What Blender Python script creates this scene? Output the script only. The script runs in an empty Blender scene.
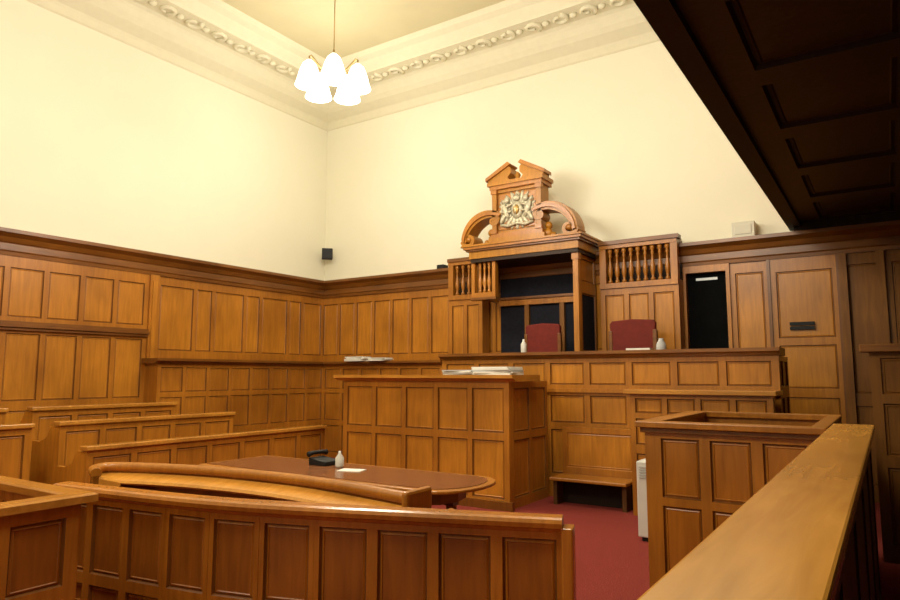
import bpy, math, random
from mathutils import Vector, Matrix
random.seed(4)
scene=bpy.context.scene
scene.view_settings.view_transform='Standard'
COL=scene.collection

# ---------------------------------------------------------------- materials
def newmat(name):
    m=bpy.data.materials.new(name); m.use_nodes=True
    nt=m.node_tree; b=nt.nodes['Principled BSDF']
    return m,nt,b
def wood(name,c1,c2,scale=(9,9,0.9),rough=0.34,spec=0.5):
    m,nt,b=newmat(name)
    tc=nt.nodes.new('ShaderNodeTexCoord'); mp=nt.nodes.new('ShaderNodeMapping')
    mp.inputs['Scale'].default_value=scale
    n=nt.nodes.new('ShaderNodeTexNoise'); n.inputs['Scale'].default_value=2.6; n.inputs['Detail'].default_value=7; n.inputs['Distortion'].default_value=0.6
    n2=nt.nodes.new('ShaderNodeTexNoise'); n2.inputs['Scale'].default_value=1.3; n2.inputs['Detail'].default_value=2
    r=nt.nodes.new('ShaderNodeValToRGB')
    r.color_ramp.elements[0].position=0.25; r.color_ramp.elements[0].color=(*c1,1)
    r.color_ramp.elements[1].position=0.75; r.color_ramp.elements[1].color=(*c2,1)
    mx=nt.nodes.new('ShaderNodeMix'); mx.data_type='RGBA'; mx.blend_type='MULTIPLY'; mx.inputs[0].default_value=0.7
    r2=nt.nodes.new('ShaderNodeValToRGB')
    r2.color_ramp.elements[0].position=0.3; r2.color_ramp.elements[0].color=(0.58,0.50,0.42,1)
    r2.color_ramp.elements[1].position=0.7; r2.color_ramp.elements[1].color=(1.15,1.12,1.05,1)
    bp=nt.nodes.new('ShaderNodeBump'); bp.inputs['Strength'].default_value=0.05; bp.inputs['Distance'].default_value=0.01
    L=nt.links.new
    L(tc.outputs['Object'],mp.inputs['Vector']); L(mp.outputs[0],n.inputs['Vector']); L(tc.outputs['Object'],n2.inputs['Vector'])
    L(n.outputs['Fac'],r.inputs[0]); L(n2.outputs['Fac'],r2.inputs[0])
    L(r.outputs[0],mx.inputs[6]); L(r2.outputs[0],mx.inputs[7]); L(mx.outputs[2],b.inputs['Base Color'])
    L(n.outputs['Fac'],bp.inputs['Height']); L(bp.outputs[0],b.inputs['Normal'])
    b.inputs['Roughness'].default_value=rough
    b.inputs['Specular IOR Level'].default_value=spec
    return m
def plain(name,c,rough=0.6,metal=0.0,noise=0.12,scale=6,emit=None,estr=0,bump=0.0,spec=0.5):
    m,nt,b=newmat(name)
    n=nt.nodes.new('ShaderNodeTexNoise'); n.inputs['Scale'].default_value=scale; n.inputs['Detail'].default_value=4
    tc=nt.nodes.new('ShaderNodeTexCoord'); nt.links.new(tc.outputs['Object'],n.inputs['Vector'])
    r=nt.nodes.new('ShaderNodeValToRGB')
    r.color_ramp.elements[0].position=0.3; r.color_ramp.elements[0].color=(*[v*(1-noise) for v in c],1)
    r.color_ramp.elements[1].position=0.7; r.color_ramp.elements[1].color=(*[min(1,v*(1+noise)) for v in c],1)
    nt.links.new(n.outputs['Fac'],r.inputs[0]); nt.links.new(r.outputs[0],b.inputs['Base Color'])
    b.inputs['Roughness'].default_value=rough; b.inputs['Metallic'].default_value=metal
    b.inputs['Specular IOR Level'].default_value=spec
    if bump:
        bp=nt.nodes.new('ShaderNodeBump'); bp.inputs['Strength'].default_value=bump; bp.inputs['Distance'].default_value=0.01
        nt.links.new(n.outputs['Fac'],bp.inputs['Height']); nt.links.new(bp.outputs[0],b.inputs['Normal'])
    if emit:
        b.inputs['Emission Color'].default_value=(*emit,1); b.inputs['Emission Strength'].default_value=estr
    return m
OAK=wood('oak_panel',(0.36,0.142,0.013),(0.53,0.220,0.022))
OAKF=wood('oak_frame',(0.30,0.112,0.011),(0.45,0.178,0.018))
OAKD=wood('dark_oak_groove_shade',(0.13,0.045,0.006),(0.21,0.078,0.010))  # darker tone paints shadow into moulding grooves; also plain dark oak
OAKC=wood('oak_cornice',(0.13,0.046,0.007),(0.23,0.085,0.012),scale=(1.2,1.2,12))
OAKG=wood('golden_carved_oak',(0.30,0.125,0.012),(0.46,0.205,0.022),spec=.35)
REDW=wood('mahogany_panel',(0.22,0.073,0.008),(0.35,0.125,0.015))
REDF=wood('mahogany_frame',(0.31,0.112,0.012),(0.46,0.180,0.022),rough=.26)
TOP=wood('polished_top',(0.48,0.215,0.030),(0.66,0.32,0.055),scale=(9,0.8,9),rough=0.22,spec=0.6)
TOPX=wood('polished_top_cross',(0.38,0.16,0.023),(0.54,0.25,0.040),scale=(0.9,9,9),rough=0.2,spec=0.6)
DESKD=wood('glossy_dark_wood',(0.14,0.048,0.007),(0.23,0.088,0.012),scale=(0.9,9,9),rough=0.18,spec=0.7)
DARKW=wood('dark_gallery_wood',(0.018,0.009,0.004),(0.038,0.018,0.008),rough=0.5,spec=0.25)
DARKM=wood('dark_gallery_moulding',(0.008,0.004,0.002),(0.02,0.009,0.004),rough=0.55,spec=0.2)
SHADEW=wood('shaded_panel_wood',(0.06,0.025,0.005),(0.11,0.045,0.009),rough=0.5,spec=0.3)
SCREENW=wood('shaded_screen_wood',(0.15,0.058,0.008),(0.24,0.097,0.014),rough=0.45,spec=0.3)  # darkened oak: shade under the gallery put into the colour
TABLE=plain('table_red_leather',(0.20,0.074,0.028),rough=0.2,noise=0.15,scale=8)
WALLM=plain('cream_plaster',(0.74,0.71,0.565),rough=0.9,noise=0.01,scale=2,spec=.2)
CEILM=plain('ceiling_plaster',(0.60,0.545,0.35),rough=0.9,noise=0.03,scale=2,spec=.2)
CORNM=plain('cornice_plaster',(0.68,0.64,0.48),rough=0.95,noise=0.02,scale=9,spec=.2)
CARPET=plain('red_carpet',(0.21,0.036,0.027),rough=1.0,noise=0.3,scale=90,bump=0.4,spec=.1)
RED=plain('red_leather',(0.145,0.018,0.012),rough=0.7,noise=0.12,scale=12,spec=.2)
NAVY=plain('dark_blue_cloth',(0.012,0.012,0.018),rough=0.9,noise=0.2,scale=20,spec=.15)
BLACK=plain('black_plastic',(0.008,0.008,0.008),rough=0.6,spec=.3)
DOORSHADE=plain('doorway_shade',(0.004,0.004,0.004),rough=0.9,noise=0.2,spec=.05)
WHITE=plain('white_paint',(0.62,0.62,0.57),rough=0.5,noise=0.03)
CREAMB=plain('cream_plastic',(0.58,0.56,0.46),rough=0.6,noise=0.03)
PAPER=plain('paper',(0.70,0.70,0.64),rough=0.8,noise=0.05)
GREY=plain('grey_card',(0.42,0.43,0.43),rough=0.6,noise=0.08)
SILVER=plain('silvered_carving',(0.46,0.42,0.30),rough=0.45,metal=0.25,noise=0.3,scale=25)
GOLD=plain('gilt',(0.45,0.28,0.08),rough=0.35,metal=0.6)
BRASS=plain('aged_brass',(0.35,0.24,0.09),rough=0.35,metal=0.9)
SHADE=plain('glowing_glass',(0.9,0.88,0.8),rough=0.4,emit=(1.0,0.97,0.87),estr=2.5)
TUBE=plain('lamp_tube',(0.5,0.5,0.45),emit=(1,1,0.9),estr=0.25,spec=.1)

# ---------------------------------------------------------------- mesh builder
def FR(o,u,v,n): return (Vector(o),Vector(u),Vector(v),Vector(n))
def FY(x,y,z=0): return FR((x,y,z),(1,0,0),(0,0,1),(0,-1,0))     # faces -Y, runs +X
def FX(x,y,z=0): return FR((x,y,z),(0,1,0),(0,0,1),(1,0,0))      # faces +X, runs +Y
def FNX(x,y,z=0): return FR((x,y,z),(0,1,0),(0,0,1),(-1,0,0))
class B:
    def __init__(s): s.v=[];s.f=[];s.m=[];s.mats=[];s.sm=[]
    def mi(s,m):
        if m not in s.mats: s.mats.append(m)
        return s.mats.index(m)
    def face(s,pts,m,smooth=False):
        i=len(s.v); s.v+= [Vector(p) for p in pts]; s.f.append(list(range(i,i+len(pts)))); s.m.append(s.mi(m)); s.sm.append(smooth)
    def mesh(s,vs,fs,m,smooth=False):
        i=len(s.v); s.v+=[Vector(p) for p in vs]
        for f in fs: s.f.append([i+k for k in f]); s.m.append(s.mi(m)); s.sm.append(smooth)
    def box(s,x0,x1,y0,y1,z0,z1,m):
        vs=[(x,y,z) for x in(x0,x1) for y in(y0,y1) for z in(z0,z1)]
        s.mesh(vs,[(0,1,3,2),(4,6,7,5),(0,4,5,1),(2,3,7,6),(0,2,6,4),(1,5,7,3)],m)
    def fbox(s,F,s0,s1,v0,v1,t0,t1,m):
        o,u,v,n=F
        vs=[o+u*a+v*b+n*c for a in(s0,s1) for b in(v0,v1) for c in(t0,t1)]
        s.mesh(vs,[(0,1,3,2),(4,6,7,5),(0,4,5,1),(2,3,7,6),(0,2,6,4),(1,5,7,3)],m)
    def rbox(s,c,size,rot,m):
        R=Matrix.Rotation(rot,3,'Z'); c=Vector(c); hx,hy,hz=[q/2 for q in size]
        vs=[c+R@Vector((x,y,z)) for x in(-hx,hx) for y in(-hy,hy) for z in(-hz,hz)]
        s.mesh(vs,[(0,1,3,2),(4,6,7,5),(0,4,5,1),(2,3,7,6),(0,2,6,4),(1,5,7,3)],m)
    def panels(s,F,S,V,s0,s1,v0,v1,t,mf,mm,mp,t0=0.0,k=1.0,raised=False,dep=.018):
        o,u,v,n=F
        P=lambda a,b,c:o+u*a+v*b+n*c
        se=[s0]; [se.extend(i) for i in S]; se.append(s1)
        ve=[v0]; [ve.extend(i) for i in V]; ve.append(v1)
        for i in range(len(se)-1):
            for j in range(len(ve)-1):
                a,b,c,d=se[i],se[i+1],ve[j],ve[j+1]
                if b-a<1e-6 or d-c<1e-6: continue
                if i%2==1 and j%2==1:
                    rings=[(0,t,mm),(0.009*k,t-dep*k,mm),(0.014*k,t-dep*k,mf),(0.025*k,t-dep*k*.6,mp),(0.030*k,t-dep*k*.9,mp)]
                    prev=None
                    for q,(ins,de,mat) in enumerate(rings):
                        R=[P(a+ins,c+ins,de),P(b-ins,c+ins,de),P(b-ins,d-ins,de),P(a+ins,d-ins,de)]
                        if prev:
                            for e in range(4): s.face([prev[0][e],prev[0][(e+1)%4],R[(e+1)%4],R[e]],prev[1])
                        prev=(R,mat)
                    s.face(prev[0],mp)
                else: s.face([P(a,c,t),P(b,c,t),P(b,d,t),P(a,d,t)],mf)
        s.face([P(s0,v0,t0),P(s0,v0,t),P(s0,v1,t),P(s0,v1,t0)],mf)
        s.face([P(s1,v0,t0),P(s1,v0,t),P(s1,v1,t),P(s1,v1,t0)],mf)
        s.face([P(s0,v0,t0),P(s1,v0,t0),P(s1,v0,t),P(s0,v0,t)],mf)
        s.face([P(s0,v1,t0),P(s1,v1,t0),P(s1,v1,t),P(s0,v1,t)],mf)
        s.face([P(s0,v0,t0),P(s1,v0,t0),P(s1,v1,t0),P(s0,v1,t0)],mf)
    def sweep(s,path,prof,m,closed_prof=True,mats=None,smooth=False):
        n=len(path); rows=[]
        for i,p in enumerate(path):
            p=Vector(p)
            d0=(Vector(path[i])-Vector(path[i-1])).normalized() if i>0 else None
            d1=(Vector(path[i+1])-Vector(path[i])).normalized() if i<n-1 else None
            if d0 is None: d0=d1
            if d1 is None: d1=d0
            n0=Vector((d0.y,-d0.x)); n1=Vector((d1.y,-d1.x)); mm=(n0+n1).normalized(); k=1/max(0.3,mm.dot(n0))
            rows.append([(p.x+mm.x*k*o,p.y+mm.y*k*o,z) for o,z in prof])
        np_=len(prof)
        for i in range(n-1):
            for j in range(np_ if closed_prof else np_-1):
                j2=(j+1)%np_
                s.face([rows[i][j],rows[i+1][j],rows[i+1][j2],rows[i][j2]],mats[j] if mats else m,smooth)
        if closed_prof:
            s.face(rows[0],m); s.face(rows[-1][::-1],m)
    def lathe(s,c,prof,m,seg=16,smooth=True,axis='Z'):
        vs=[];fs=[]
        for r,z in prof:
            for k in range(seg):
                a=2*math.pi*k/seg
                if axis=='Z': vs.append((c[0]+r*math.cos(a),c[1]+r*math.sin(a),c[2]+z))
                elif axis=='Y': vs.append((c[0]+r*math.cos(a),c[1]+z,c[2]+r*math.sin(a)))
                else: vs.append((c[0]+z,c[1]+r*math.cos(a),c[2]+r*math.sin(a)))
        for i in range(len(prof)-1):
            for k in range(seg):
                k2=(k+1)%seg; fs.append((i*seg+k,i*seg+k2,(i+1)*seg+k2,(i+1)*seg+k))
        fs.append(tuple(range(seg))[::-1]); fs.append(tuple((len(prof)-1)*seg+k for k in range(seg)))
        s.mesh(vs,fs,m,smooth)
    def ell(s,c,r,m,rot=0,seg=10,rings=6):
        vs=[];fs=[];R=Matrix.Rotation(rot,3,'Y')
        for i in range(rings+1):
            th=math.pi*i/rings
            for k in range(seg):
                a=2*math.pi*k/seg
                vs.append(Vector(c)+R@Vector((r[0]*math.sin(th)*math.cos(a),r[1]*math.sin(th)*math.sin(a),r[2]*math.cos(th))))
        for i in range(rings):
            for k in range(seg):
                k2=(k+1)%seg; fs.append((i*seg+k,i*seg+k2,(i+1)*seg+k2,(i+1)*seg+k))
        s.mesh(vs,fs,m,True)
    def tube(s,pts,r,m,seg=8):
        pts=[Vector(p) for p in pts]; rows=[]
        for i,p in enumerate(pts):
            d=(pts[min(i+1,len(pts)-1)]-pts[max(i-1,0)]).normalized()
            a=d.orthogonal().normalized() if abs(d.z)>.99 else d.cross(Vector((0,0,1))).normalized()
            b=d.cross(a); rr=r[i] if isinstance(r,(list,tuple)) else r
            rows.append([p+a*rr*math.cos(2*math.pi*k/seg)+b*rr*math.sin(2*math.pi*k/seg) for k in range(seg)])
        vs=[q for w in rows for q in w]; fs=[]
        for i in range(len(pts)-1):
            for k in range(seg):
                k2=(k+1)%seg; fs.append((i*seg+k,i*seg+k2,(i+1)*seg+k2,(i+1)*seg+k))
        fs.append(tuple(range(seg))); fs.append(tuple((len(pts)-1)*seg+k for k in range(seg)))
        s.mesh(vs,fs,m,True)
    def prism(s,poly,y0,y1,m):
        n=len(poly); vs=[(x,y0,z) for x,z in poly]+[(x,y1,z) for x,z in poly]
        fs=[tuple(range(n)),tuple(range(n,2*n))[::-1]]+[(i,(i+1)%n,n+(i+1)%n,n+i) for i in range(n)]
        s.mesh(vs,fs,m)
    def prismxy(s,poly,z0,z1,m):
        n=len(poly); vs=[(x,y,z0) for x,y in poly]+[(x,y,z1) for x,y in poly]
        fs=[tuple(range(n)),tuple(range(n,2*n))[::-1]]+[(i,(i+1)%n,n+(i+1)%n,n+i) for i in range(n)]
        s.mesh(vs,fs,m)
    def ribbon(s,pts,w,y0,y1,m):
        L=[];R=[]
        for i,p in enumerate(pts):
            a=Vector(pts[max(i-1,0)]); c=Vector(pts[min(i+1,len(pts)-1)]); d=(c-a).normalized(); n=Vector((-d.y,d.x)); p=Vector(p)
            L.append(tuple(p+n*w[i]/2)); R.append(tuple(p-n*w[i]/2))
        for i in range(len(pts)-1): s.prism([L[i],L[i+1],R[i+1],R[i]],y0,y1,m)
    def build(s,name,origin=(0,0,0),bevel=0):
        o=Vector(origin); me=bpy.data.meshes.new(name)
        me.from_pydata([tuple(p-o) for p in s.v],[],s.f)
        for m in s.mats: me.materials.append(m)
        for i,p in enumerate(me.polygons): p.material_index=s.m[i]; p.use_smooth=s.sm[i]
        import bmesh
        bm=bmesh.new(); bm.from_mesh(me); bmesh.ops.remove_doubles(bm,verts=bm.verts,dist=1e-5)
        bmesh.ops.recalc_face_normals(bm,faces=bm.faces); bm.to_mesh(me); bm.free()
        ob=bpy.data.objects.new(name,me); COL.objects.link(ob); ob.location=o
        if bevel:
            md=ob.modifiers.new('Bevel','BEVEL'); md.width=bevel; md.segments=2; md.limit_method='ANGLE'; md.angle_limit=math.radians(50)
        return ob
def struct(b,name,label=None,origin=(0,0,0)):
    o=b.build(name,origin); o['kind']='structure'
    if label: o['label']=label
    return o
def thing(name,label,cat,base,group=None):
    e=bpy.data.objects.new(name,None); e.empty_display_size=0.1; e.location=base; COL.objects.link(e)
    e['label']=label; e['category']=cat
    if group: e['group']=group
    return e
def part(b,name,parent,bevel=0,label=None):
    pl=Vector(parent.location); q=parent.parent
    while q: pl+=Vector(q.location); q=q.parent
    o=b.build(name,pl,bevel); o.parent=parent; o.location=(0,0,0)
    if label: o['label']=label
    return o
def solo(b,name,label,cat,base,bevel=0,group=None):
    o=b.build(name,base,bevel); o['label']=label; o['category']=cat
    if group: o['group']=group
    return o
def divide(s0,s1,n,gap,edge=None):
    e=gap if edge is None else edge
    w=(s1-s0-2*e-gap*(n-1))/n
    return [(s0+e+i*(w+gap),s0+e+i*(w+gap)+w) for i in range(n)]
def copy_tree(root,loc,rotz=None):
    n=root.copy(); COL.objects.link(n); n.location=loc
    if rotz is not None: n.rotation_euler=(0,0,rotz)
    def rec(src,dst):
        for c in list(src.children):
            k=c.copy(); COL.objects.link(k); k.parent=dst; rec(c,k)
    rec(root,n); return n

XL,XR,YB,YF,ZC=-9.9,2.6,10.2,-3.0,7.62
# ---------------------------------------------------------------- shell
b=B(); b.box(XL-.2,XR+.2,YF-.2,YB+.2,-0.2,0,CARPET); struct(b,'floor','red carpeted courtroom floor')
b=B(); b.box(XL-.2,XR+.2,YF-.2,YB+.2,ZC,ZC+.2,CEILM); struct(b,'ceiling','cream plaster ceiling')
b=B(); b.box(XL-.2,XL,YF,YB+.2,0,ZC,WALLM); struct(b,'wall_left','cream plaster wall')
b=B(); b.box(XL,XR,YB,YB+.2,0,ZC,WALLM); struct(b,'wall_back','cream plaster wall')
b=B(); b.box(XR,XR+.2,YF,YB+.2,0,ZC,WALLM); struct(b,'wall_right','cream plaster wall')
b=B(); b.box(XL,XR,YF-.2,YF,0,ZC,WALLM); struct(b,'wall_front','cream plaster wall')

# plaster cornice
path=[(XL,YF),(XL,YB),(XR,YB)]
prof=[(0,6.88),(.03,6.90),(.05,6.94),(.07,6.98),(.10,7.02),(.17,7.06),(.28,7.12),(.36,7.19),(.42,7.27),(.46,7.31),(.52,7.34),(.96,7.34),(.99,7.38),(1.04,7.43),(1.10,7.50),(1.2,7.55),(1.26,ZC),(0,ZC)]
b=B(); b.sweep(path,prof,CORNM); struct(b,'trim_1','moulded cream plaster ceiling cornice')
b=B()
def curl(px,py,ax,flip):
    pts=[]
    for i in range(10):
        t=i/9; a=math.radians(-60+350*t); r=.15*(1-.6*t)
        u,v=r*math.cos(a),flip*r*math.sin(a)
        pts.append((px+(v if ax else u),py+(u if ax else v),7.325))
    b.tube(pts,[.042-.016*i/9 for i in range(10)],CORNM,seg=6)
def boss(px,py): b.lathe((px,py,7.28),[(.01,0),(.055,.018),(.07,.06)],CORNM,seg=8)
y=1.0; f=1
while y<YB-1.0:
    curl(XL+.74,y,True,f); boss(XL+.74,y+.24); f=-f; y+=.48
x=XL+1.0; f=1
while x<XR-.2:
    curl(x,YB-.74,False,f); boss(x+.24,YB-.74); f=-f; x+=.48
struct(b,'trim_2','carved scroll enrichment band on plaster cornice')

# ---------------------------------------------------------------- wainscot
b=B()
L=6.15-YF
b.panels(FX(XL,YF),divide(0,L,18,.07),[(.2,1.12),(1.25,2.16),(2.38,3.05)],0,L,0,3.2,.09,OAKF,OAKD,OAK)
b.fbox(FX(XL,YF),0,L,2.20,2.32,.09,.14,OAKC); b.fbox(FX(XL,YF),0,L,2.24,2.28,.14,.17,OAKC)
struct(b,'trim_3','oak panelled wainscot with a dado rail')
b=B(); Fp=FX(XL,6.15); b.fbox(Fp,0,.16,0,3.2,0,.13,OAKF); b.fbox(Fp,.04,.12,.1,3.1,.13,.145,OAK)
struct(b,'trim_4','oak pilaster')
L=YB-.07-6.31
b=B(); S=[]; w=[.62,.30,.62,.30,.62,.30,.5]; q=.06
tot=sum(w)+.07*len(w); k=(L-.06)/tot
for ww in w: S.append((q,q+ww*k)); q+=(ww+.07)*k
b.panels(FX(XL,6.31),S,[(.2,.75),(.9,1.75),(2.0,3.06)],0,L,0,3.2,.07,OAKF,OAKD,OAK)
struct(b,'trim_5','oak panelled wainscot')
b=B(); L=-2.48-XL
b.panels(FY(XL,YB),divide(0,L,16,.07),[(.2,.9),(1.0,1.8),(2.0,3.06)],0,L,0,3.2,.07,OAKF,OAKD,OAK)
struct(b,'trim_6','oak panelled wainscot')
b=B(); b.fbox(FY(-2.48,YB),0,.62,0,3.12,0,.012,DOORSHADE); struct(b,'door_1','flat black panel for the shade of an open doorway')  # flat black sheet painted as darkness; no opening is cut in the wall
b=B(); b.fbox(FY(-2.48,YB),0,.05,0,3.2,0,.11,OAKF); b.fbox(FY(-2.48,YB),.61,.66,0,3.2,0,.11,OAKF); b.fbox(FY(-2.48,YB),.05,.61,3.1,3.2,0,.11,OAKF)
struct(b,'trim_7','oak door frame')
b=B(); b.panels(FY(-1.82,YB),[(.07,.44)],[(.2,1.2),(1.36,3.05)],0,.50,0,3.2,.07,OAKF,OAKD,OAK); struct(b,'trim_8','oak panelled wainscot')
b=B(); b.panels(FY(-1.32,YB),[(.1,.78)],[(.2,1.3),(1.42,2.0),(2.1,3.02)],0,.86,0,3.2,.09,OAKF,OAKD,OAK)
b.fbox(FY(-1.32,YB),-.01,.03,0,3.2,0,.11,OAKD); b.fbox(FY(-1.32,YB),.83,.87,0,3.2,0,.11,OAKD)
struct(b,'door_2','oak panelled door')
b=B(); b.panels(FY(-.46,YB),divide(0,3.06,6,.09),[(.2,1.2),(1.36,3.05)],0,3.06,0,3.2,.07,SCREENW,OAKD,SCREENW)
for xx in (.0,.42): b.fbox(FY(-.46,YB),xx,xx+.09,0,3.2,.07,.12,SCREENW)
struct(b,'trim_9','oak panelled wainscot with shadow in its colour')
prof=[(0,3.2),(.10,3.2),(.105,3.25),(.12,3.27),(.12,3.36),(.14,3.38),(.17,3.44),(.23,3.48),(.25,3.49),(.25,3.54),(0,3.54)]
b=B(); b.sweep(path,prof,OAKC); struct(b,'trim_10','dark oak moulded wainscot cornice')
b=B(); b.panels(FNX(XR,YF),divide(0,YB-YF,18,.1),[(.2,1.2),(1.36,3.05)],0,YB-YF,0,3.2,.05,DARKW,DARKM,DARKW)
struct(b,'trim_11','dark panelled wainscot')

# ---------------------------------------------------------------- projecting ledge partition along walls
th=thing('panelled_ledge','long oak panelled ledge standing against both cream walls','partition',(-9.5,8,0))
b=B(); F=FX(-9.52,6.15); L=YB-.4-6.15
b.panels(F,divide(0,L,8,.06),[(.1,.62),(.72,1.25),(1.33,1.72)],0,L,0,1.78,.05,OAKF,OAKD,OAKF,t0=-.25)
part(b,'side_panelling',th)
b=B(); F=FY(-9.47,9.82); L=2.9
b.panels(F,divide(0,L,6,.06),[(.1,.62),(.72,1.25),(1.33,1.72)],0,L,0,1.78,.05,OAKF,OAKD,OAKF,t0=-.25)
part(b,'rear_panelling',th)
b=B(); b.sweep([(-9.8,6.08),(-9.8,10.1),(-6.56,10.1)],[(0,1.78),(.37,1.78),(.39,1.81),(.43,1.82),(.43,1.86),(0,1.86)],OAKC); part(b,'ledge_top',th)

# ---------------------------------------------------------------- judge dais and bench
th=thing('judge_dais','raised timber platform carrying the judges chairs','platform',(-3.2,9.2,0))
b=B(); b.box(-6.5,-1.14,8.42,10.09,0,.93,OAKD); part(b,'platform_base',th)
b=B(); b.box(-6.5,-1.14,8.42,10.09,.93,.95,CARPET); part(b,'carpet_top',th)

th=thing('judge_bench','long oak panelled judges bench with moulded dark top','bench',(-3.2,8.35,0))
b=B(); F=FY(-5.6,8.38); L=4.58
b.panels(F,divide(0,L,8,.08),[(.3,.88),(.97,1.33),(1.47,1.76)],0,L,0,1.82,.07,OAKF,OAKD,OAK)
b.fbox(F,0,L,1.37,1.42,.07,.10,OAKF)
part(b,'front_panelling',th)
b=B(); b.panels(FX(-1.11,8.4),divide(0,.9,2,.09),[(.3,.88),(.97,1.33),(1.47,1.76)],0,.9,0,1.82,.07,OAKF,OAKD,OAK)
part(b,'end_panelling',th)
b=B(); b.sweep([(-5.62,8.75),(-1.0,8.75)],[(0,1.82),(.46,1.82),(.48,1.85),(.52,1.87),(.52,1.91),(0,1.91)],OAKC); part(b,'bench_top',th)
th=thing('associate_desk','lower oak panelled desk standing before the judges bench','desk',(-1.75,8.0,0))
b=B(); F=FY(-2.54,7.75); L=1.52
b.panels(F,divide(0,L,4,.06),[(.3,.7),(.8,1.1),(1.16,1.33)],0,L,0,1.38,.05,OAKF,OAKD,OAK,t0=-.1); part(b,'front_panelling',th)
b=B(); b.panels(FNX(-2.49,7.86),[(.08,.28)],[(.3,.7),(.8,1.1),(1.16,1.33)],0,.35,0,1.38,.05,OAKF,OAKD,OAK,t0=0); part(b,'side_panel',th)
b=B(); b.box(-2.6,-.98,7.64,8.22,1.38,1.43,TOPX); part(b,'desk_top',th,.006)

# clerk desk
th=thing('clerk_desk','tall oak panelled clerks desk with overhanging top','desk',(-5.2,7.7,0))
b=B(); b.panels(FY(-6.5,7.2),divide(0,2.66,5,.065,.07),[(.12,.81),(.90,1.44)],0,2.66,0,1.52,.06,OAKF,OAKD,OAK); part(b,'front_panelling',th)
b=B(); b.panels(FX(-3.90,7.2),divide(0,1.02,2,.065),[(.12,.81),(.90,1.44)],0,1.02,0,1.52,.06,OAKF,OAKD,OAKF); part(b,'side_panelling',th)
b=B(); b.panels(FNX(-6.44,7.2),divide(0,1.02,2,.065),[(.12,.81),(.90,1.44)],0,1.02,0,1.52,.06,OAKF,OAKD,OAKF); part(b,'side_panelling',th)
b=B(); b.sweep([(-6.62,7.8),(-3.74,7.8)],[(0,1.52),(.68,1.52),(.70,1.545),(.76,1.56),(.76,1.60),(.0,1.60)],TOPX); part(b,'desk_top',th)
b=B(); b.box(-6.56,-3.78,7.09,7.14,0,.1,OAKD); part(b,'plinth',th)

# ---------------------------------------------------------------- canopy
cx=-4.72
th=thing('judge_canopy','carved oak canopy over the judges seat with dark cloth back','canopy',(cx,9.7,.95))
b=B(); b.box(cx-.85,cx+.85,10.09,10.12,.96,3.42,NAVY); part(b,'cloth_back',th,label='dark blue cloth lining')
b=B(); 
for x0_,x1_ in((-.36,-.28),(.28,.36)): b.box(cx+x0_,cx+x1_,10.03,10.09,.96,2.78,SCREENW)
b.box(cx-.85,cx+.85,10.02,10.09,2.78,2.90,OAKF); b.box(cx-.85,cx+.85,9.99,10.09,2.88,2.92,OAKC); b.box(cx-.85,cx+.85,10.0,10.09,1.5,1.62,OAKF)
part(b,'back_frame',th)
b=B()
def col(b,x,y,z0,z1,s=.065):
    b.box(x-s,x+s,y-s,y+s,z0,z0+.12,OAKF); b.box(x-s*.75,x+s*.75,y-s*.75,y+s*.75,z0+.12,z1-.1,OAK); b.box(x-s,x+s,y-s,y+s,z1-.1,z1,OAKF)
col(b,cx+.88,9.33,.96,3.44,.055); part(b,'column',th)
b=B(); b.panels(FX(cx+.86,9.4),[(.08,.62)],[(1.2,1.9),(1.95,2.85)],0,.66,.96,2.95,.04,OAKF,OAKD,NAVY); b.panels(FX(cx+.86,9.4),[(.08,.60)],[(3.03,3.38)],0,.66,2.95,3.44,.04,OAKF,OAKD,OAKF); b.box(cx+.80,cx+.858,9.4,10.05,.96,3.44,NAVY); part(b,'side_panel',th)
b=B(); b.box(cx-.93,cx-.86,9.45,10.05,2.85,3.44,OAKF); part(b,'side_panel',th)
b=B(); b.box(cx-.95,cx-.50,9.28,9.38,2.86,2.94,OAKF); b.box(cx-.95,cx-.89,9.28,9.38,2.94,3.44,OAKF); b.box(cx-.56,cx-.50,9.28,9.38,2.94,3.44,OAKF); b.box(cx-.97,cx-.48,9.26,9.40,2.82,2.86,OAKC); part(b,'screen_frame',th)
for i in range(3):
    xx=cx-.81+i*.085
    b=B(); b.lathe((xx,9.33,2.94),[(.03,0),(.03,.04),(.016,.06),(.036,.15),(.032,.21),(.015,.30),(.016,.38),(.026,.41),(.018,.44),(.03,.47),(.03,.5)],OAKF,seg=10); part(b,'baluster',th)
b=B(); b.box(cx-.94,cx+.94,9.24,10.12,3.44,3.50,DARKW); b.box(cx-.96,cx+.96,9.22,10.12,3.50,3.62,OAKG)
b.box(cx-1.0,cx+1.0,9.18,10.12,3.62,3.65,OAKD); b.box(cx-1.03,cx+1.03,9.15,10.12,3.65,3.69,OAKF); b.box(cx-1.05,cx+1.05,9.13,10.12,3.69,3.72,OAKG)
part(b,'canopy_cornice',th)
kx=cx-.12
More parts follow.
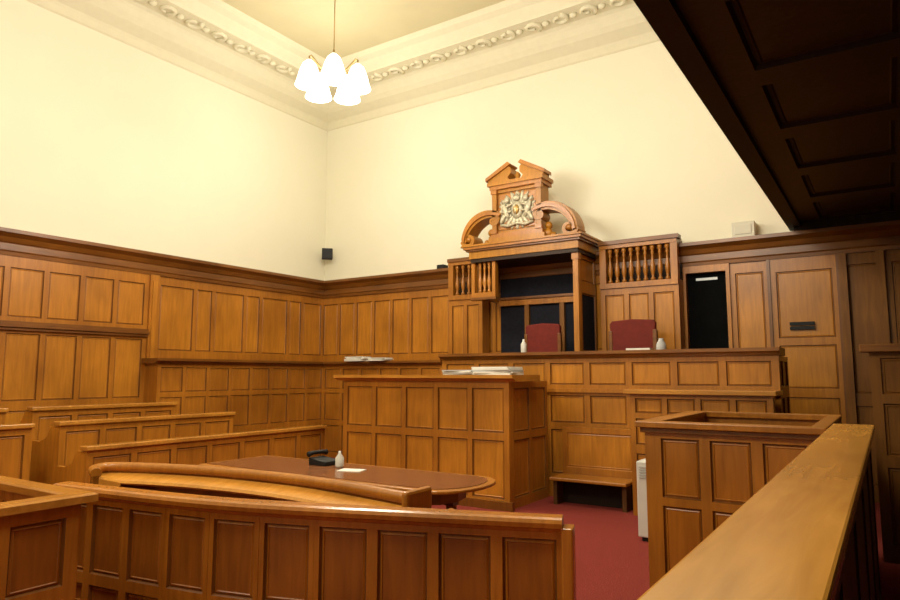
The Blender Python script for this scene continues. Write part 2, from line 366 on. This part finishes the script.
def arc(sign):
    b=B(); cx_,cz=kx+sign*.52,3.72
    P=[];W=[]
    N=20
    for i in range(N+1):
        a=math.radians(118-112*i/N); r=.48
        P.append((cx_+sign*r*math.cos(a),cz+.04+r*math.sin(a))); W.append(.095+.05*math.sin(math.pi*i/N))
    vx,vz=cx_+sign*.38,cz+.13
    for i in range(1,25):
        t=i/24; a=math.radians(0-430*t); r=.12*(1-t)+.012
        P.append((vx+sign*r*math.cos(a),vz+r*math.sin(a))); W.append(.06*(1-t)+.02)
    b.ribbon(P,W,9.30,9.60,OAKG)
    b.ribbon(P[:N+1],[w_*.4 for w_ in W[:N+1]],9.265,9.31,OAKF)
    b.lathe((vx,9.28,vz),[(.01,0),(.045,.01),(.045,.32),(.01,.33)],OAKF,axis='Y')
    ux,uz=cx_-sign*.10,cz+.40
    Q=[];W2=[]
    for i in range(20):
        t=i/19; a=math.radians(100+400*t); r=.10*(1-t)+.01
        Q.append((ux+sign*r*math.cos(a),uz+r*math.sin(a))); W2.append(.05*(1-t)+.02)
    b.ribbon(Q,W2,9.29,9.55,OAKG)
    for q,(dx,dz,rr) in enumerate(((-.02,.10,.08),(.0,.22,.06),(.08,.06,.05))):
        b.ell((cx_+sign*dx,9.42,cz+dz),(rr,.06,rr*1.1),OAKG)
    b.box(min(vx-.14,vx+.14),max(vx-.14,vx+.14),9.28,9.62,3.72,3.745,OAKC)
    return b
part(arc(-1),'scroll',th); part(arc(1),'scroll',th)
cr=bpy.data.objects.new('crest',None); COL.objects.link(cr); cr.parent=th; cr.location=(0,0,0); cr['label']='carved oak crest with silvered coat of arms and broken pediment'
def cpart(b,name,label=None):
    o=b.build(name,th.location); o.parent=cr; o.location=(0,0,0)
    if label: o['label']=label
Y0=9.30
b=B(); b.box(kx-.50,kx+.50,Y0-.02,9.68,3.72,3.82,OAKG); b.box(kx-.46,kx+.46,Y0,9.66,3.82,3.89,OAKF); b.panels(FY(kx-.43,9.62),[(.07,.79)],[(3.93,4.57)],0,.86,3.89,4.62,.29,OAKG,OAKD,OAKF,raised=False)
for sx in(-1,1):
    b.box(kx+sx*.40-.04,kx+sx*.40+.04,Y0-.0,9.36,3.89,4.62,OAKG); b.box(kx+sx*.40-.055,kx+sx*.40+.055,Y0-.02,9.36,4.55,4.62,OAKF); b.box(kx+sx*.40-.055,kx+sx*.40+.055,Y0-.02,9.36,3.89,3.95,OAKF)
cpart(b,'crest_frame')
b=B(); b.box(kx-.47,kx+.47,Y0-.03,9.66,4.62,4.68,OAKF); b.box(kx-.50,kx+.50,Y0-.06,9.66,4.68,4.74,OAKG)
for sx in(-1,1):
    b.prism([(kx+sx*.50,4.74),(kx+sx*.50,4.79),(kx+sx*.13,4.99),(kx+sx*.08,4.94),(kx+sx*.08,4.86),(kx+sx*.14,4.80),(kx+sx*.10,4.74)],Y0-.02,9.50,OAKG)
    b.prism([(kx+sx*.53,4.77),(kx+sx*.53,4.825),(kx+sx*.12,5.045),(kx+sx*.07,5.0)],Y0-.06,9.52,OAKF)
b.lathe((kx,9.38,4.74),[(.05,0),(.05,.03),(.03,.05),(.05,.09),(.03,.13),(.01,.15)],OAKG)
cpart(b,'pediment')
b=B(); yy=9.335; zc=4.25
for i in range(20):
    a=math.pi*2*i/20
    b.ell((kx+.23*math.cos(a),yy+.01,zc+.21*math.sin(a)),(.13,.015,.034),SILVER,rot=-a,seg=8,rings=5)
b.ell((kx,yy,zc),(.115,.04,.15),SILVER); b.ell((kx,yy-.03,zc),(.06,.03,.085),GOLD); b.box(kx-.004,kx+.004,yy-.065,yy-.04,zc-.08,zc+.08,SILVER); b.box(kx-.06,kx+.06,yy-.065,yy-.04,zc-.004,zc+.004,SILVER)
b.ell((kx,yy-.02,zc+.19),(.07,.03,.05),SILVER)
for i in range(3): b.ell((kx-.05+.05*i,yy-.02,zc+.25),(.016,.016,.022),SILVER)
for sx in(-1,1):
    b.ell((kx+sx*.20,yy-.02,zc+.0),(.05,.03,.14),SILVER,rot=sx*.35)
    b.ell((kx+sx*.17,yy-.03,zc+.17),(.05,.03,.055),SILVER)
    b.ell((kx+sx*.25,yy-.02,zc-.13),(.04,.03,.09),SILVER,rot=-sx*.5)
    b.ell((kx+sx*.14,yy-.03,zc+.07),(.075,.02,.02),SILVER,rot=sx*.4)
    b.ell((kx+sx*.14,yy-.03,zc-.03),(.07,.02,.018),SILVER,rot=sx*.2)
    b.tube([(kx+sx*.25,yy,zc-.10),(kx+sx*.29,yy,zc-.02),(kx+sx*.27,yy,zc+.08),(kx+sx*.29,yy,zc+.16)],[.015,.013,.012,.02],SILVER)
b.tube([(kx+.18,yy,zc+.2),(kx+.21,yy-.01,zc+.29)],[.012,.003],SILVER)
b.tube([(kx-.29,yy,zc-.22),(kx-.15,yy-.02,zc-.255),(kx,yy-.02,zc-.22),(kx+.15,yy-.02,zc-.255),(kx+.29,yy,zc-.22)],.026,SILVER)
cpart(b,'coat_of_arms','silvered royal coat of arms with two animal supporters')

# balustrades
def balustrade(x0,x1,y0,lab,np):
    t=thing('balustrade',lab,'balustrade',((x0+x1)/2,9.9,.96))
    b=B(); b.panels(FY(x0,y0+.08),divide(0,x1-x0,np,.07),[(1.95,2.82)],0,x1-x0,.96,2.92,.05,OAKF,OAKD,OAK,t0=-.18); part(b,'base_panelling',t)
    b=B(); b.box(x0,x1,y0,10.1,2.92,3.0,OAKF); b.box(x0,x1,10.09,10.12,3.0,3.6,DARKW)
    part(b,'base_rail',t)
    b=B(); b.box(x0,x1,y0,y0+.12,3.54,3.6,OAKF); b.box(x0-.0,x1+.03,y0-.03,y0+.15,3.6,3.66,OAKC); b.box(x0,x0+.06,y0+.12,10.1,3.56,3.64,OAKC); b.box(x1-.06,x1,y0+.12,10.1,3.56,3.64,OAKC)
    part(b,'hand_rail',t)
    for xx in(x0+.05,x1-.05):
        b=B(); b.box(xx-.05,xx+.05,y0+.01,y0+.11,3.0,3.54,OAKF); part(b,'post',t)
    n=max(2,int((x1-x0-.2)/.105)); first=None
    for i in range(n):
        xx=x0+.1+(x1-x0-.2)*(i+.5)/n
        if first is None:
            bb=B(); bb.lathe((xx,y0+.06,3.0),[(.035,0),(.035,.04),(.018,.06),(.025,.10),(.040,.17),(.034,.24),(.018,.33),(.016,.40),(.028,.43),(.018,.46),(.035,.49),(.035,.54)],OAKF,seg=10)
            first=part(bb,'baluster',t); fx=xx
        else:
            k=first.copy(); COL.objects.link(k); k.location=(xx-fx,0,0)
    return t
balustrade(-3.655,-2.47,9.80,'oak balustrade with turned balusters above wall panelling',3)
balustrade(-6.48,-5.79,9.80,'short oak balustrade with turned balusters above wall panelling',2)

# ---------------------------------------------------------------- chairs
def make_chair(mback,mframe,label,loc,h=1.43):
    t=thing('chair',label,'chair',loc,'high backed chairs behind the judges bench')
    x,y,z=loc
    b=B(); b.box(x-.26,x+.26,y-.25,y+.22,z+.40,z+.46,mframe); part(b,'seat_frame',t,.01)
    b=B(); b.box(x-.25,x+.25,y-.24,y+.2,z+.46,z+.53,mback); part(b,'seat',t,.025)
    b=B()
    pl=[(x-.26,z+.6),(x+.26,z+.6),(x+.29,z+h-.05),(x+.26,z+h-.01),(x,z+h+.01),(x-.26,z+h-.01),(x-.29,z+h-.05)]
    b.prism(pl,y+.18,y+.26,mback); part(b,'backrest',t,.015)
    for sx in(-1,1):
        b=B(); b.box(x+sx*.28-.025,x+sx*.28+.025,y+.17,y+.24,z,z+h-.15,mframe); part(b,'back_post',t,.006)
        b=B(); b.box(x+sx*.24-.025,x+sx*.24+.025,y-.24,y-.19,z,z+.40,mframe); part(b,'leg',t,.006)
        b=B(); b.box(x+sx*.29-.03,x+sx*.29+.03,y-.2,y+.2,z+.70,z+.74,mframe); b.box(x+sx*.28-.02,x+sx*.28+.02,y-.18,y-.14,z+.46,z+.70,mframe); part(b,'armrest',t,.008)
    return t
c1=make_chair(RED,OAKC,'high backed red leather chair with wooden arms behind judges bench',(-4.40,9.1,.95))
c2=copy_tree(c1,(-3.0,9.1,.95)); c2.scale=(1.14,1,1); c2['label']='wide high backed red leather chair with wooden arms behind judges bench'

# ---------------------------------------------------------------- pews
def pew(x,y0,y1,zt,n,lab,seat=True,rows=None):
    t=thing('pew',lab,'pew',(x-.3,(y0+y1)/2,0),'rows of oak pews beside the panelled wall')
    L=y1-y0
    b=B(); b.panels(FX(x-.05,y0),divide(0,L,n,.07),rows or [(.12,zt-.12)],0,L,0,zt-.05,.05,OAKF,OAKD,OAKF); part(b,'front_panelling',t)
    b=B(); b.box(x-.12,x+.03,y0-.02,y1+.02,zt-.05,zt,TOPX); part(b,'top_rail',t,.01)
    for yy in(y0,y1-.05):
        b=B(); b.prism([(x-.62,0),(x-.05,0),(x-.05,zt-.06),(x-.2,zt-.06),(x-.3,zt-.2),(x-.45,zt-.25),(x-.62,zt-.25)],yy,yy+.05,OAK); part(b,'bench_end',t)
    b=B(); b.box(x-.60,x-.2,y0+.05,y1-.05,zt-.50,zt-.46,TOP); part(b,'seat',t,.008)
pew(-7.2,3.9,7.5,.84,7,'low oak pew with panelled front and polished rail')
pew(-7.95,3.98,6.4,1.07,5,'oak pew with panelled front and polished top rail')
pew(-8.75,4.05,6.0,1.21,4,'rear oak pew with polished rail beside panelled wall')
pew(-7.9,1.6,3.66,1.07,4,'oak pew with panelled front beside an aisle gap')
pew(-8.75,1.6,3.75,1.21,4,'rear oak pew beside an aisle gap')

# ---------------------------------------------------------------- advocates table (rounded right end)
def tpoly(x0,x1,y0,y1,r):
    P=[(x0,y1),(x0,y0)]
    for i in range(11):
        a=math.radians(-90+180*i/10)
        P.append((x1-r+r*math.cos(a),(y0+y1)/2+(y1-y0)/2*math.sin(a)))
    return P
th=thing('advocates_table','long oak table with reddish brown leather top and rounded end','table',(-4.2,4.6,0))
b=B(); b.prismxy(tpoly(-5.62,-2.66,4.12,4.98,.26),.718,.745,OAKF); part(b,'table_top',th,.01)
b=B(); b.prismxy(tpoly(-5.56,-2.72,4.18,4.92,.24),.745,.75,TABLE); part(b,'leather_inlay',th)
b=B(); b.sweep([(-3.1,4.82),(-5.5,4.82),(-5.5,4.28),(-3.1,4.28),(-2.98,4.38),(-2.94,4.55),(-2.98,4.72),(-3.1,4.82)],[(0,.60),(0,.718),(.03,.718),(.03,.60)],OAKC); part(b,'apron',th)
for x in(-5.45,-3.12):
    for y in(4.33,4.77):
        b=B(); b.box(x-.045,x+.045,y-.045,y+.045,.52,.71,OAKC); b.lathe((x,y,0),[(.03,0),(.035,.06),(.025,.1),(.04,.2),(.045,.35),(.03,.42),(.045,.46),(.045,.53)],OAKF,seg=12); part(b,'leg',th)

# ---------------------------------------------------------------- curved bench
def catmull(P,n):
    out=[]; Q=[P[0]]+list(P)+[P[-1]]
    for i in range(1,len(Q)-2):
        for j in range(n):
            t=j/n; r=[]
            for a in(0,1):
                p0,p1,p2,p3=Q[i-1][a],Q[i][a],Q[i+1][a],Q[i+2][a]
                r.append(.5*((2*p1)+(-p0+p2)*t+(2*p0-5*p1+4*p2-p3)*t*t+(-p0+3*p1-3*p2+p3)*t**3))
            out.append(tuple(r))
    out.append(P[-1]); return out
dp=catmull([(-5.38,3.00),(-5.62,3.12),(-5.60,3.32),(-4.78,3.58),(-3.70,3.66),(-2.56,3.50)],7)
th=thing('curved_bench','slim bowed oak bench with glossy dark back and rounded rail','bench',(-4.2,3.5,0))
b=B(); b.sweep(dp,[(-.02,.66),(-.02,.79),(.02,.79),(.02,.66)],DESKD); part(b,'back_board',th)
rp=[(.045*math.cos(math.radians(a)),.812+.040*math.sin(math.radians(a))) for a in range(0,360,36)]
b=B(); b.sweep(dp,rp,OAKF,smooth=True); part(b,'top_rail',th)
b=B(); b.sweep(dp,[(.02,.745),(.02,.765),(.17,.725),(.185,.705),(.17,.69),(.02,.69)],TOP); part(b,'book_ledge',th)  # pale wood puts the bright highlight strip into the ledge colour
b=B(); b.sweep(dp,[(-.02,0),(-.02,.66),(.02,.66),(.02,0)],DESKD); part(b,'lower_board',th)
b=B(); b.sweep(dp[16:],[(-.38,.40),(-.38,.44),(-.03,.44),(-.03,.40)],TOPX); part(b,'seat',th)
b=B(); b.box(-2.56,-2.51,3.28,3.90,0,.70,OAKF); b.box(-2.56,-2.51,3.34,3.62,.70,.885,OAKF); part(b,'end_board',th,.02)

# ---------------------------------------------------------------- curved barrier
NB=10
bp_=catmull([(-4.90,2.50),(-3.72,2.66),(-2.94,2.86),(-1.50,3.38)],4)
def resample(P,n):
    P=[Vector(p) for p in P]; d=[0]
    for i in range(1,len(P)): d.append(d[-1]+(P[i]-P[i-1]).length)
    out=[]
    for k in range(n+1):
        s=d[-1]*k/n
        for i in range(1,len(P)):
            if s<=d[i]+1e-9:
                t=(s-d[i-1])/(d[i]-d[i-1]); q=P[i-1].lerp(P[i],t); out.append((q.x,q.y)); break
    return out
fine=resample(bp_,40); bp_=resample(bp_,NB)
th=thing('curved_barrier','long curved panelled mahogany barrier with rounded top rail','barrier',(-3.1,2.9,0))
b=B()
for i in range(NB):
    p=Vector((*bp_[i],0)); q=Vector((*bp_[i+1],0)); u=(q-p); L=u.length; u.normalize(); n=Vector((u.y,-u.x,0))
    F=(p,u,Vector((0,0,1)),n)
    b.panels(F,[(.032,L-.032)],[(.08,.22),(.29,.735)],0,L,0,.79,.04,REDF,OAKD,REDW,t0=-.03)
part(b,'panelling',th)
b=B(); b.sweep(fine,[(-.06,.79),(-.078,.80),(-.082,.82),(-.07,.842),(-.04,.85),(.05,.85),(.075,.843),(.085,.825),(.08,.80),(.06,.79),(.05,.775),(.04,.77),(.0,.77)],REDF,smooth=False); part(b,'top_rail',th)
b=B(); x,y=bp_[-1]; b.rbox((x+.03,y,.40),(.06,.13,.80),.3,REDF); part(b,'end_post',th,.008)

# left enclosure
ex=-3.90
th=thing('panelled_enclosure','open topped mahogany panelled box with wide rim','enclosure',(-4.6,1.5,0))
b=B(); b.panels(FX(ex-.08,.6),divide(0,1.50,4,.07),[(.1,.36),(.43,.80)],0,1.50,0,.87,.06,REDF,OAKD,REDW,t0=-.02); part(b,'side_panelling',th)
b=B(); b.panels(FY(-5.7,2.12),divide(0,1.72,4,.07),[(.1,.36),(.43,.80)],0,1.72,0,.87,.04,REDF,OAKD,REDW,t0=-.02); part(b,'rear_panelling',th)
b=B(); b.sweep([(-5.7,2.19),(ex+.01,2.19),(ex+.01,.6)],[(0,.87),(.0,.91),(.015,.92),(.13,.92),(.14,.91),(.14,.87)],TOPX); part(b,'rim',th)

# ---------------------------------------------------------------- dock
th=thing('dock','oak panelled dock box with wide moulded rim','dock',(-.95,6.0,0))
x0,x1,y0,y1=-1.60,-.37,5.18,6.88
V=[(.12,.62),(.68,1.12)]
b=B(); b.panels(FY(x0,y0+.05),divide(0,x1-x0,3,.075,.12),V,0,x1-x0,0,1.2,.05,OAKF,OAKD,REDF,t0=-.02); part(b,'front_panelling',th)
b=B(); b.panels(FNX(x0+.05,y0+.07),divide(0,y1-y0-.07,4,.08),V,0,y1-y0-.07,0,1.2,.05,OAKF,OAKD,OAKF,t0=-.02); part(b,'side_panelling',th)
b=B(); b.panels(FX(x1-.05,y0+.07),divide(0,y1-y0-.07,4,.08),V,0,y1-y0-.07,0,1.2,.05,OAKF,OAKD,OAKF,t0=-.02); part(b,'side_panelling',th)
b=B(); b.panels(FY(x0+.08,y1),divide(0,x1-x0-.16,3,.08),V,0,x1-x0-.16,0,1.2,.05,OAKF,OAKD,OAKF,t0=-.02); part(b,'rear_panelling',th)
b=B()
m=.06
b.box(x0-m,x1-.0,y0-m,y0+.10,1.2,1.245,OAKF); b.box(x0-m,x1,y1-.08,y1+m,1.2,1.245,OAKF); b.box(x0-m,x0+.10,y0+.10,y1-.08,1.2,1.245,OAKF); b.box(x1-.10,x1,y0+.10,y1-.08,1.2,1.245,OAKF)
b.box(x0-.03,x1-.0,y0-.03,y0,1.16,1.2,OAKD); b.box(x0-.03,x0,y0,y1,1.16,1.2,OAKD)
part(b,'rim',th,.006)

# ---------------------------------------------------------------- rail partition near camera
th=thing('partition_rail','wide polished oak rail on a long panelled partition','rail',(-.22,3.0,0))
b=B(); b.box(-.355,-.10,-.6,5.60,1.21,1.25,TOP); part(b,'top_board',th,.008)
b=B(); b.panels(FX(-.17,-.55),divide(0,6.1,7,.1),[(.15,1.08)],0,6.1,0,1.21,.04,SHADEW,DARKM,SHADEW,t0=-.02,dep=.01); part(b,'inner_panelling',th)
b=B(); b.panels(FNX(-.21,-.55),divide(0,6.1,10,.1),[(.15,.62),(.74,1.1)],0,6.1,0,1.21,.04,OAKF,OAKD,OAK,t0=-.02); part(b,'outer_panelling',th)
th=thing('screen_partition','oak panelled screen with moulded top, gallery shade in its colour','partition',(1.2,7.0,0))
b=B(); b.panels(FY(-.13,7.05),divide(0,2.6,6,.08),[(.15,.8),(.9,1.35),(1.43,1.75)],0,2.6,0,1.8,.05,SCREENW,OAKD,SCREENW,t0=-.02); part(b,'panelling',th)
b=B(); b.box(-.2,2.5,6.93,7.13,1.8,1.87,OAKC); part(b,'top_rail',th,.008)

# ---------------------------------------------------------------- gallery
th=thing('gallery','dark timber gallery with coffered underside','balcony',(.8,3.6,3.54))
b=B()
LG=YB-YF-.004; G0=YF+.002
F=FR((-.95,G0,3.72),(1,0,0),(0,1,0),(0,0,-1))
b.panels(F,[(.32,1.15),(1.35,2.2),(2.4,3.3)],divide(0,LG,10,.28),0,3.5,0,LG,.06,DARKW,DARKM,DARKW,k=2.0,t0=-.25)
part(b,'soffit',th)
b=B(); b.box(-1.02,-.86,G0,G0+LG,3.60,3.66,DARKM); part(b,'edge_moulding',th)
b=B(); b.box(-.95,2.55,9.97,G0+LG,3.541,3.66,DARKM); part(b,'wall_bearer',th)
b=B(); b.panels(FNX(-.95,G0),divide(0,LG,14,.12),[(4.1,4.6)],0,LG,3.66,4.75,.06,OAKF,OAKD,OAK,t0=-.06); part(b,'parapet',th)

# ---------------------------------------------------------------- chandelier
C=(-5.74,6.0,5.30)
th=thing('chandelier','brass chandelier with five glowing bell shaped glass shades','chandelier',(C[0],C[1],ZC))
b=B(); b.lathe((C[0],C[1],ZC),[(.01,-.14),(.04,-.13),(.05,-.08),(.13,-.04),(.16,-.001)],CORNM,seg=20); part(b,'ceiling_rose',th)
b=B(); b.tube([(C[0],C[1],5.6),(C[0],C[1],ZC-.1)],.007,BRASS); part(b,'rod',th)
b=B(); b.lathe((C[0],C[1],5.34),[(.01,0),(.04,.03),(.05,.08),(.03,.14),(.06,.22),(.06,.28),(.03,.33),(.012,.36)],BRASS); part(b,'hub',th)
cam_dir=math.atan2(-C[1],-C[0])
for i in range(5):
    a=cam_dir+i*2*math.pi/5
    ex_,ey=C[0]+.32*math.cos(a),C[1]+.32*math.sin(a)
    b=B(); b.tube([(C[0]+r*math.cos(a),C[1]+r*math.sin(a),z) for r,z in((.04,5.52),(.14,5.48),(.22,5.56),(.30,5.64),(.32,5.62),(.32,5.56))],.012,BRASS); part(b,'arm',th)
    b=B(); b.lathe((ex_,ey,5.23),[(.168,0),(.175,.006),(.155,.06),(.135,.14),(.115,.21),(.082,.29),(.03,.34)],SHADE,seg=20); part(b,'lamp_shade',th)

# ---------------------------------------------------------------- small objects
th=thing('speaker','small black loudspeaker bracketed in the wall corner','speaker',(-9.72,10.0,4.1))
b=B(); b.rbox((-9.60,9.96,4.10),(.22,.16,.22),.78,BLACK); part(b,'body',th,.012)
b=B(); b.tube([(-9.66,10.0,4.12),(-9.899,10.199,4.16)],.02,BLACK); part(b,'bracket',th)
b=B(); b.box(-1.74,-1.44,9.97,10.17,3.54,3.76,CREAMB); b.box(-1.70,-1.48,9.96,9.97,3.58,3.72,CREAMB)
solo(b,'wall_box','pale cream equipment box standing on the wainscot cornice','equipment box',(-1.59,10.07,3.54),.01)
b=B(); b.box(-6.85,-6.70,9.98,10.14,3.54,3.62,BLACK); solo(b,'sensor_box','small dark box on top of the wainscot cornice','equipment box',(-6.77,10.06,3.54),.006)
b=B(); b.box(-2.3,-2.0,10.165,10.188,2.99,3.025,TUBE); solo(b,'strip_light','small pale strip light in the dark doorway','light',(-2.14,10.18,3.0))
for zz in(2.27,2.21):
    b=B(); b.box(-1.08,-.78,10.09,10.11,zz,zz+.045,BLACK); solo(b,'name_plate','small dark plate fixed on the oak door','plate',(-.93,10.1,zz),group='dark plates on the oak door')
def stack(x,y,z,n,w,d,h,m,lab,name='paper_stack',ms=None,jit=.15):
    b=B(); 
    for i in range(n): b.rbox((x+random.uniform(-.02,.02),y+random.uniform(-.015,.015),z+h*(i+.5)),(w,d,h*.96),random.uniform(-jit,jit),(ms or [m])[i%len(ms or [m])])
    solo(b,name,lab,'papers',(x,y,z))
stack(-8.5,9.72,1.86,4,.42,.28,.022,PAPER,'stack of white papers on the oak ledge')
stack(-7.95,9.70,1.86,3,.40,.26,.02,PAPER,'low stack of papers on the oak ledge')
stack(-4.62,7.35,1.60,4,.44,.34,.016,PAPER,'low pile of pale papers on the clerks desk',ms=[PAPER,GREY],jit=.14)
stack(-4.08,7.28,1.60,5,.54,.34,.020,PAPER,'stack of white and grey folders on the clerks desk',name='folder_stack',ms=[PAPER,PAPER,GREY],jit=.10)
b=B(); b.lathe((-4.35,8.55,1.91),[(.035,0),(.04,.01),(.04,.13),(.015,.17),(.015,.2)],WHITE,seg=14); solo(b,'water_bottle','small white bottle on the judges bench','bottle',(-4.35,8.55,1.91))
b=B(); b.lathe((-2.38,8.5,1.91),[(.06,0),(.065,.01),(.06,.08),(.03,.13),(.03,.15)],GREY,seg=14); solo(b,'water_jug','small glass jug on the judges bench','jug',(-2.38,8.5,1.91))
b=B(); b.rbox((-2.66,8.5,1.925),(.3,.2,.03),.1,PAPER); solo(b,'open_book','pale book lying on the judges bench','book',(-2.66,8.5,1.91))
th=thing('telephone','black desk telephone on the brown topped table','telephone',(-4.55,4.75,.75))
b=B(); b.prism([(-4.66,.75),(-4.44,.75),(-4.44,.79),(-4.66,.82)],4.64,4.84,BLACK); part(b,'base',th,.008)
b=B(); b.tube([(-4.64,4.62,.85),(-4.64,4.68,.86),(-4.64,4.80,.86),(-4.64,4.86,.85)],[.028,.018,.018,.028],BLACK); part(b,'handset',th)
b=B(); b.lathe((-4.28,4.66,.75),[(.035,0),(.04,.02),(.04,.09),(.012,.13),(.012,.15)],WHITE,seg=14); solo(b,'white_bottle','small white bottle standing on the brown topped table','bottle',(-4.28,4.66,.75))
b=B(); b.rbox((-4.06,4.58,.753),(.22,.15,.006),.3,PAPER); solo(b,'paper_sheet','white paper sheet on the brown topped table','paper',(-4.06,4.58,.75))
th=thing('white_cabinet','slim white metal cabinet beside the dock','cabinet',(-2.05,6.75,0))
b=B(); b.box(-2.12,-1.86,6.55,6.95,.04,.76,WHITE); part(b,'body',th,.012)
b=B(); b.box(-2.09,-1.89,6.58,6.92,0,.04,BLACK); part(b,'base',th)
b=B(); 
for i in range(5): b.box(-2.09,-1.89,6.54,6.552,.6+i*.025,.612+i*.025,GREY)
part(b,'vent',th)
th=thing('low_bench','low oak seat and back fixed against the panelled judges bench','bench',(-3.1,8.0,0))
b=B(); b.box(-3.60,-2.62,7.72,8.15,.30,.34,OAKF); part(b,'seat',th,.01)
b=B(); b.panels(FY(-3.60,8.18),[(.06,.92)],[(.42,.86)],0,.98,.34,.93,.03,OAKF,OAKF,OAK,t0=-.03,dep=.01); part(b,'backrest',th)
b=B(); b.box(-3.58,-2.64,8.0,8.15,0,.30,DARKM); part(b,'under_seat_shade',th)  # near-black board painting the shadow below the seat
for x in(-3.56,-2.68):
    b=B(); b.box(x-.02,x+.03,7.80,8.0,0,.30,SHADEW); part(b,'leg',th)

# ---------------------------------------------------------------- lights
def pt(loc,e,r=.25,c=(1,.93,.775)):
    l=bpy.data.lights.new('lamp_and_fill','POINT'); l.energy=e; l.shadow_soft_size=r; l.color=c
    o=bpy.data.objects.new('lamp_and_fill_light',l); o.location=loc; COL.objects.link(o)
pt((C[0],C[1],5.02),340,.5)
pt((-2.6,6.0,5.0),270,.5); pt((-5.74,1.5,5.0),340,.5); pt((-2.6,1.5,4.8),360,.6)  # added fill lights without fixtures, brightening the rest of the room
pt((-7.4,7.6,6.0),110,.6)  # added light without a fixture, washing the walls near the corner
w=bpy.data.worlds.new('World'); scene.world=w; w.use_nodes=True; w.node_tree.nodes['Background'].inputs[0].default_value=(1,.9,.7,1); w.node_tree.nodes['Background'].inputs[1].default_value=.3

cam=bpy.data.cameras.new('Camera'); cam.lens=26.5; cam.sensor_width=36; cam.clip_start=.02
co=bpy.data.objects.new('Camera',cam); co.location=(0,0,1.6); co.rotation_euler=(math.radians(96.45),0,math.radians(33.3)); COL.objects.link(co)
scene.camera=co
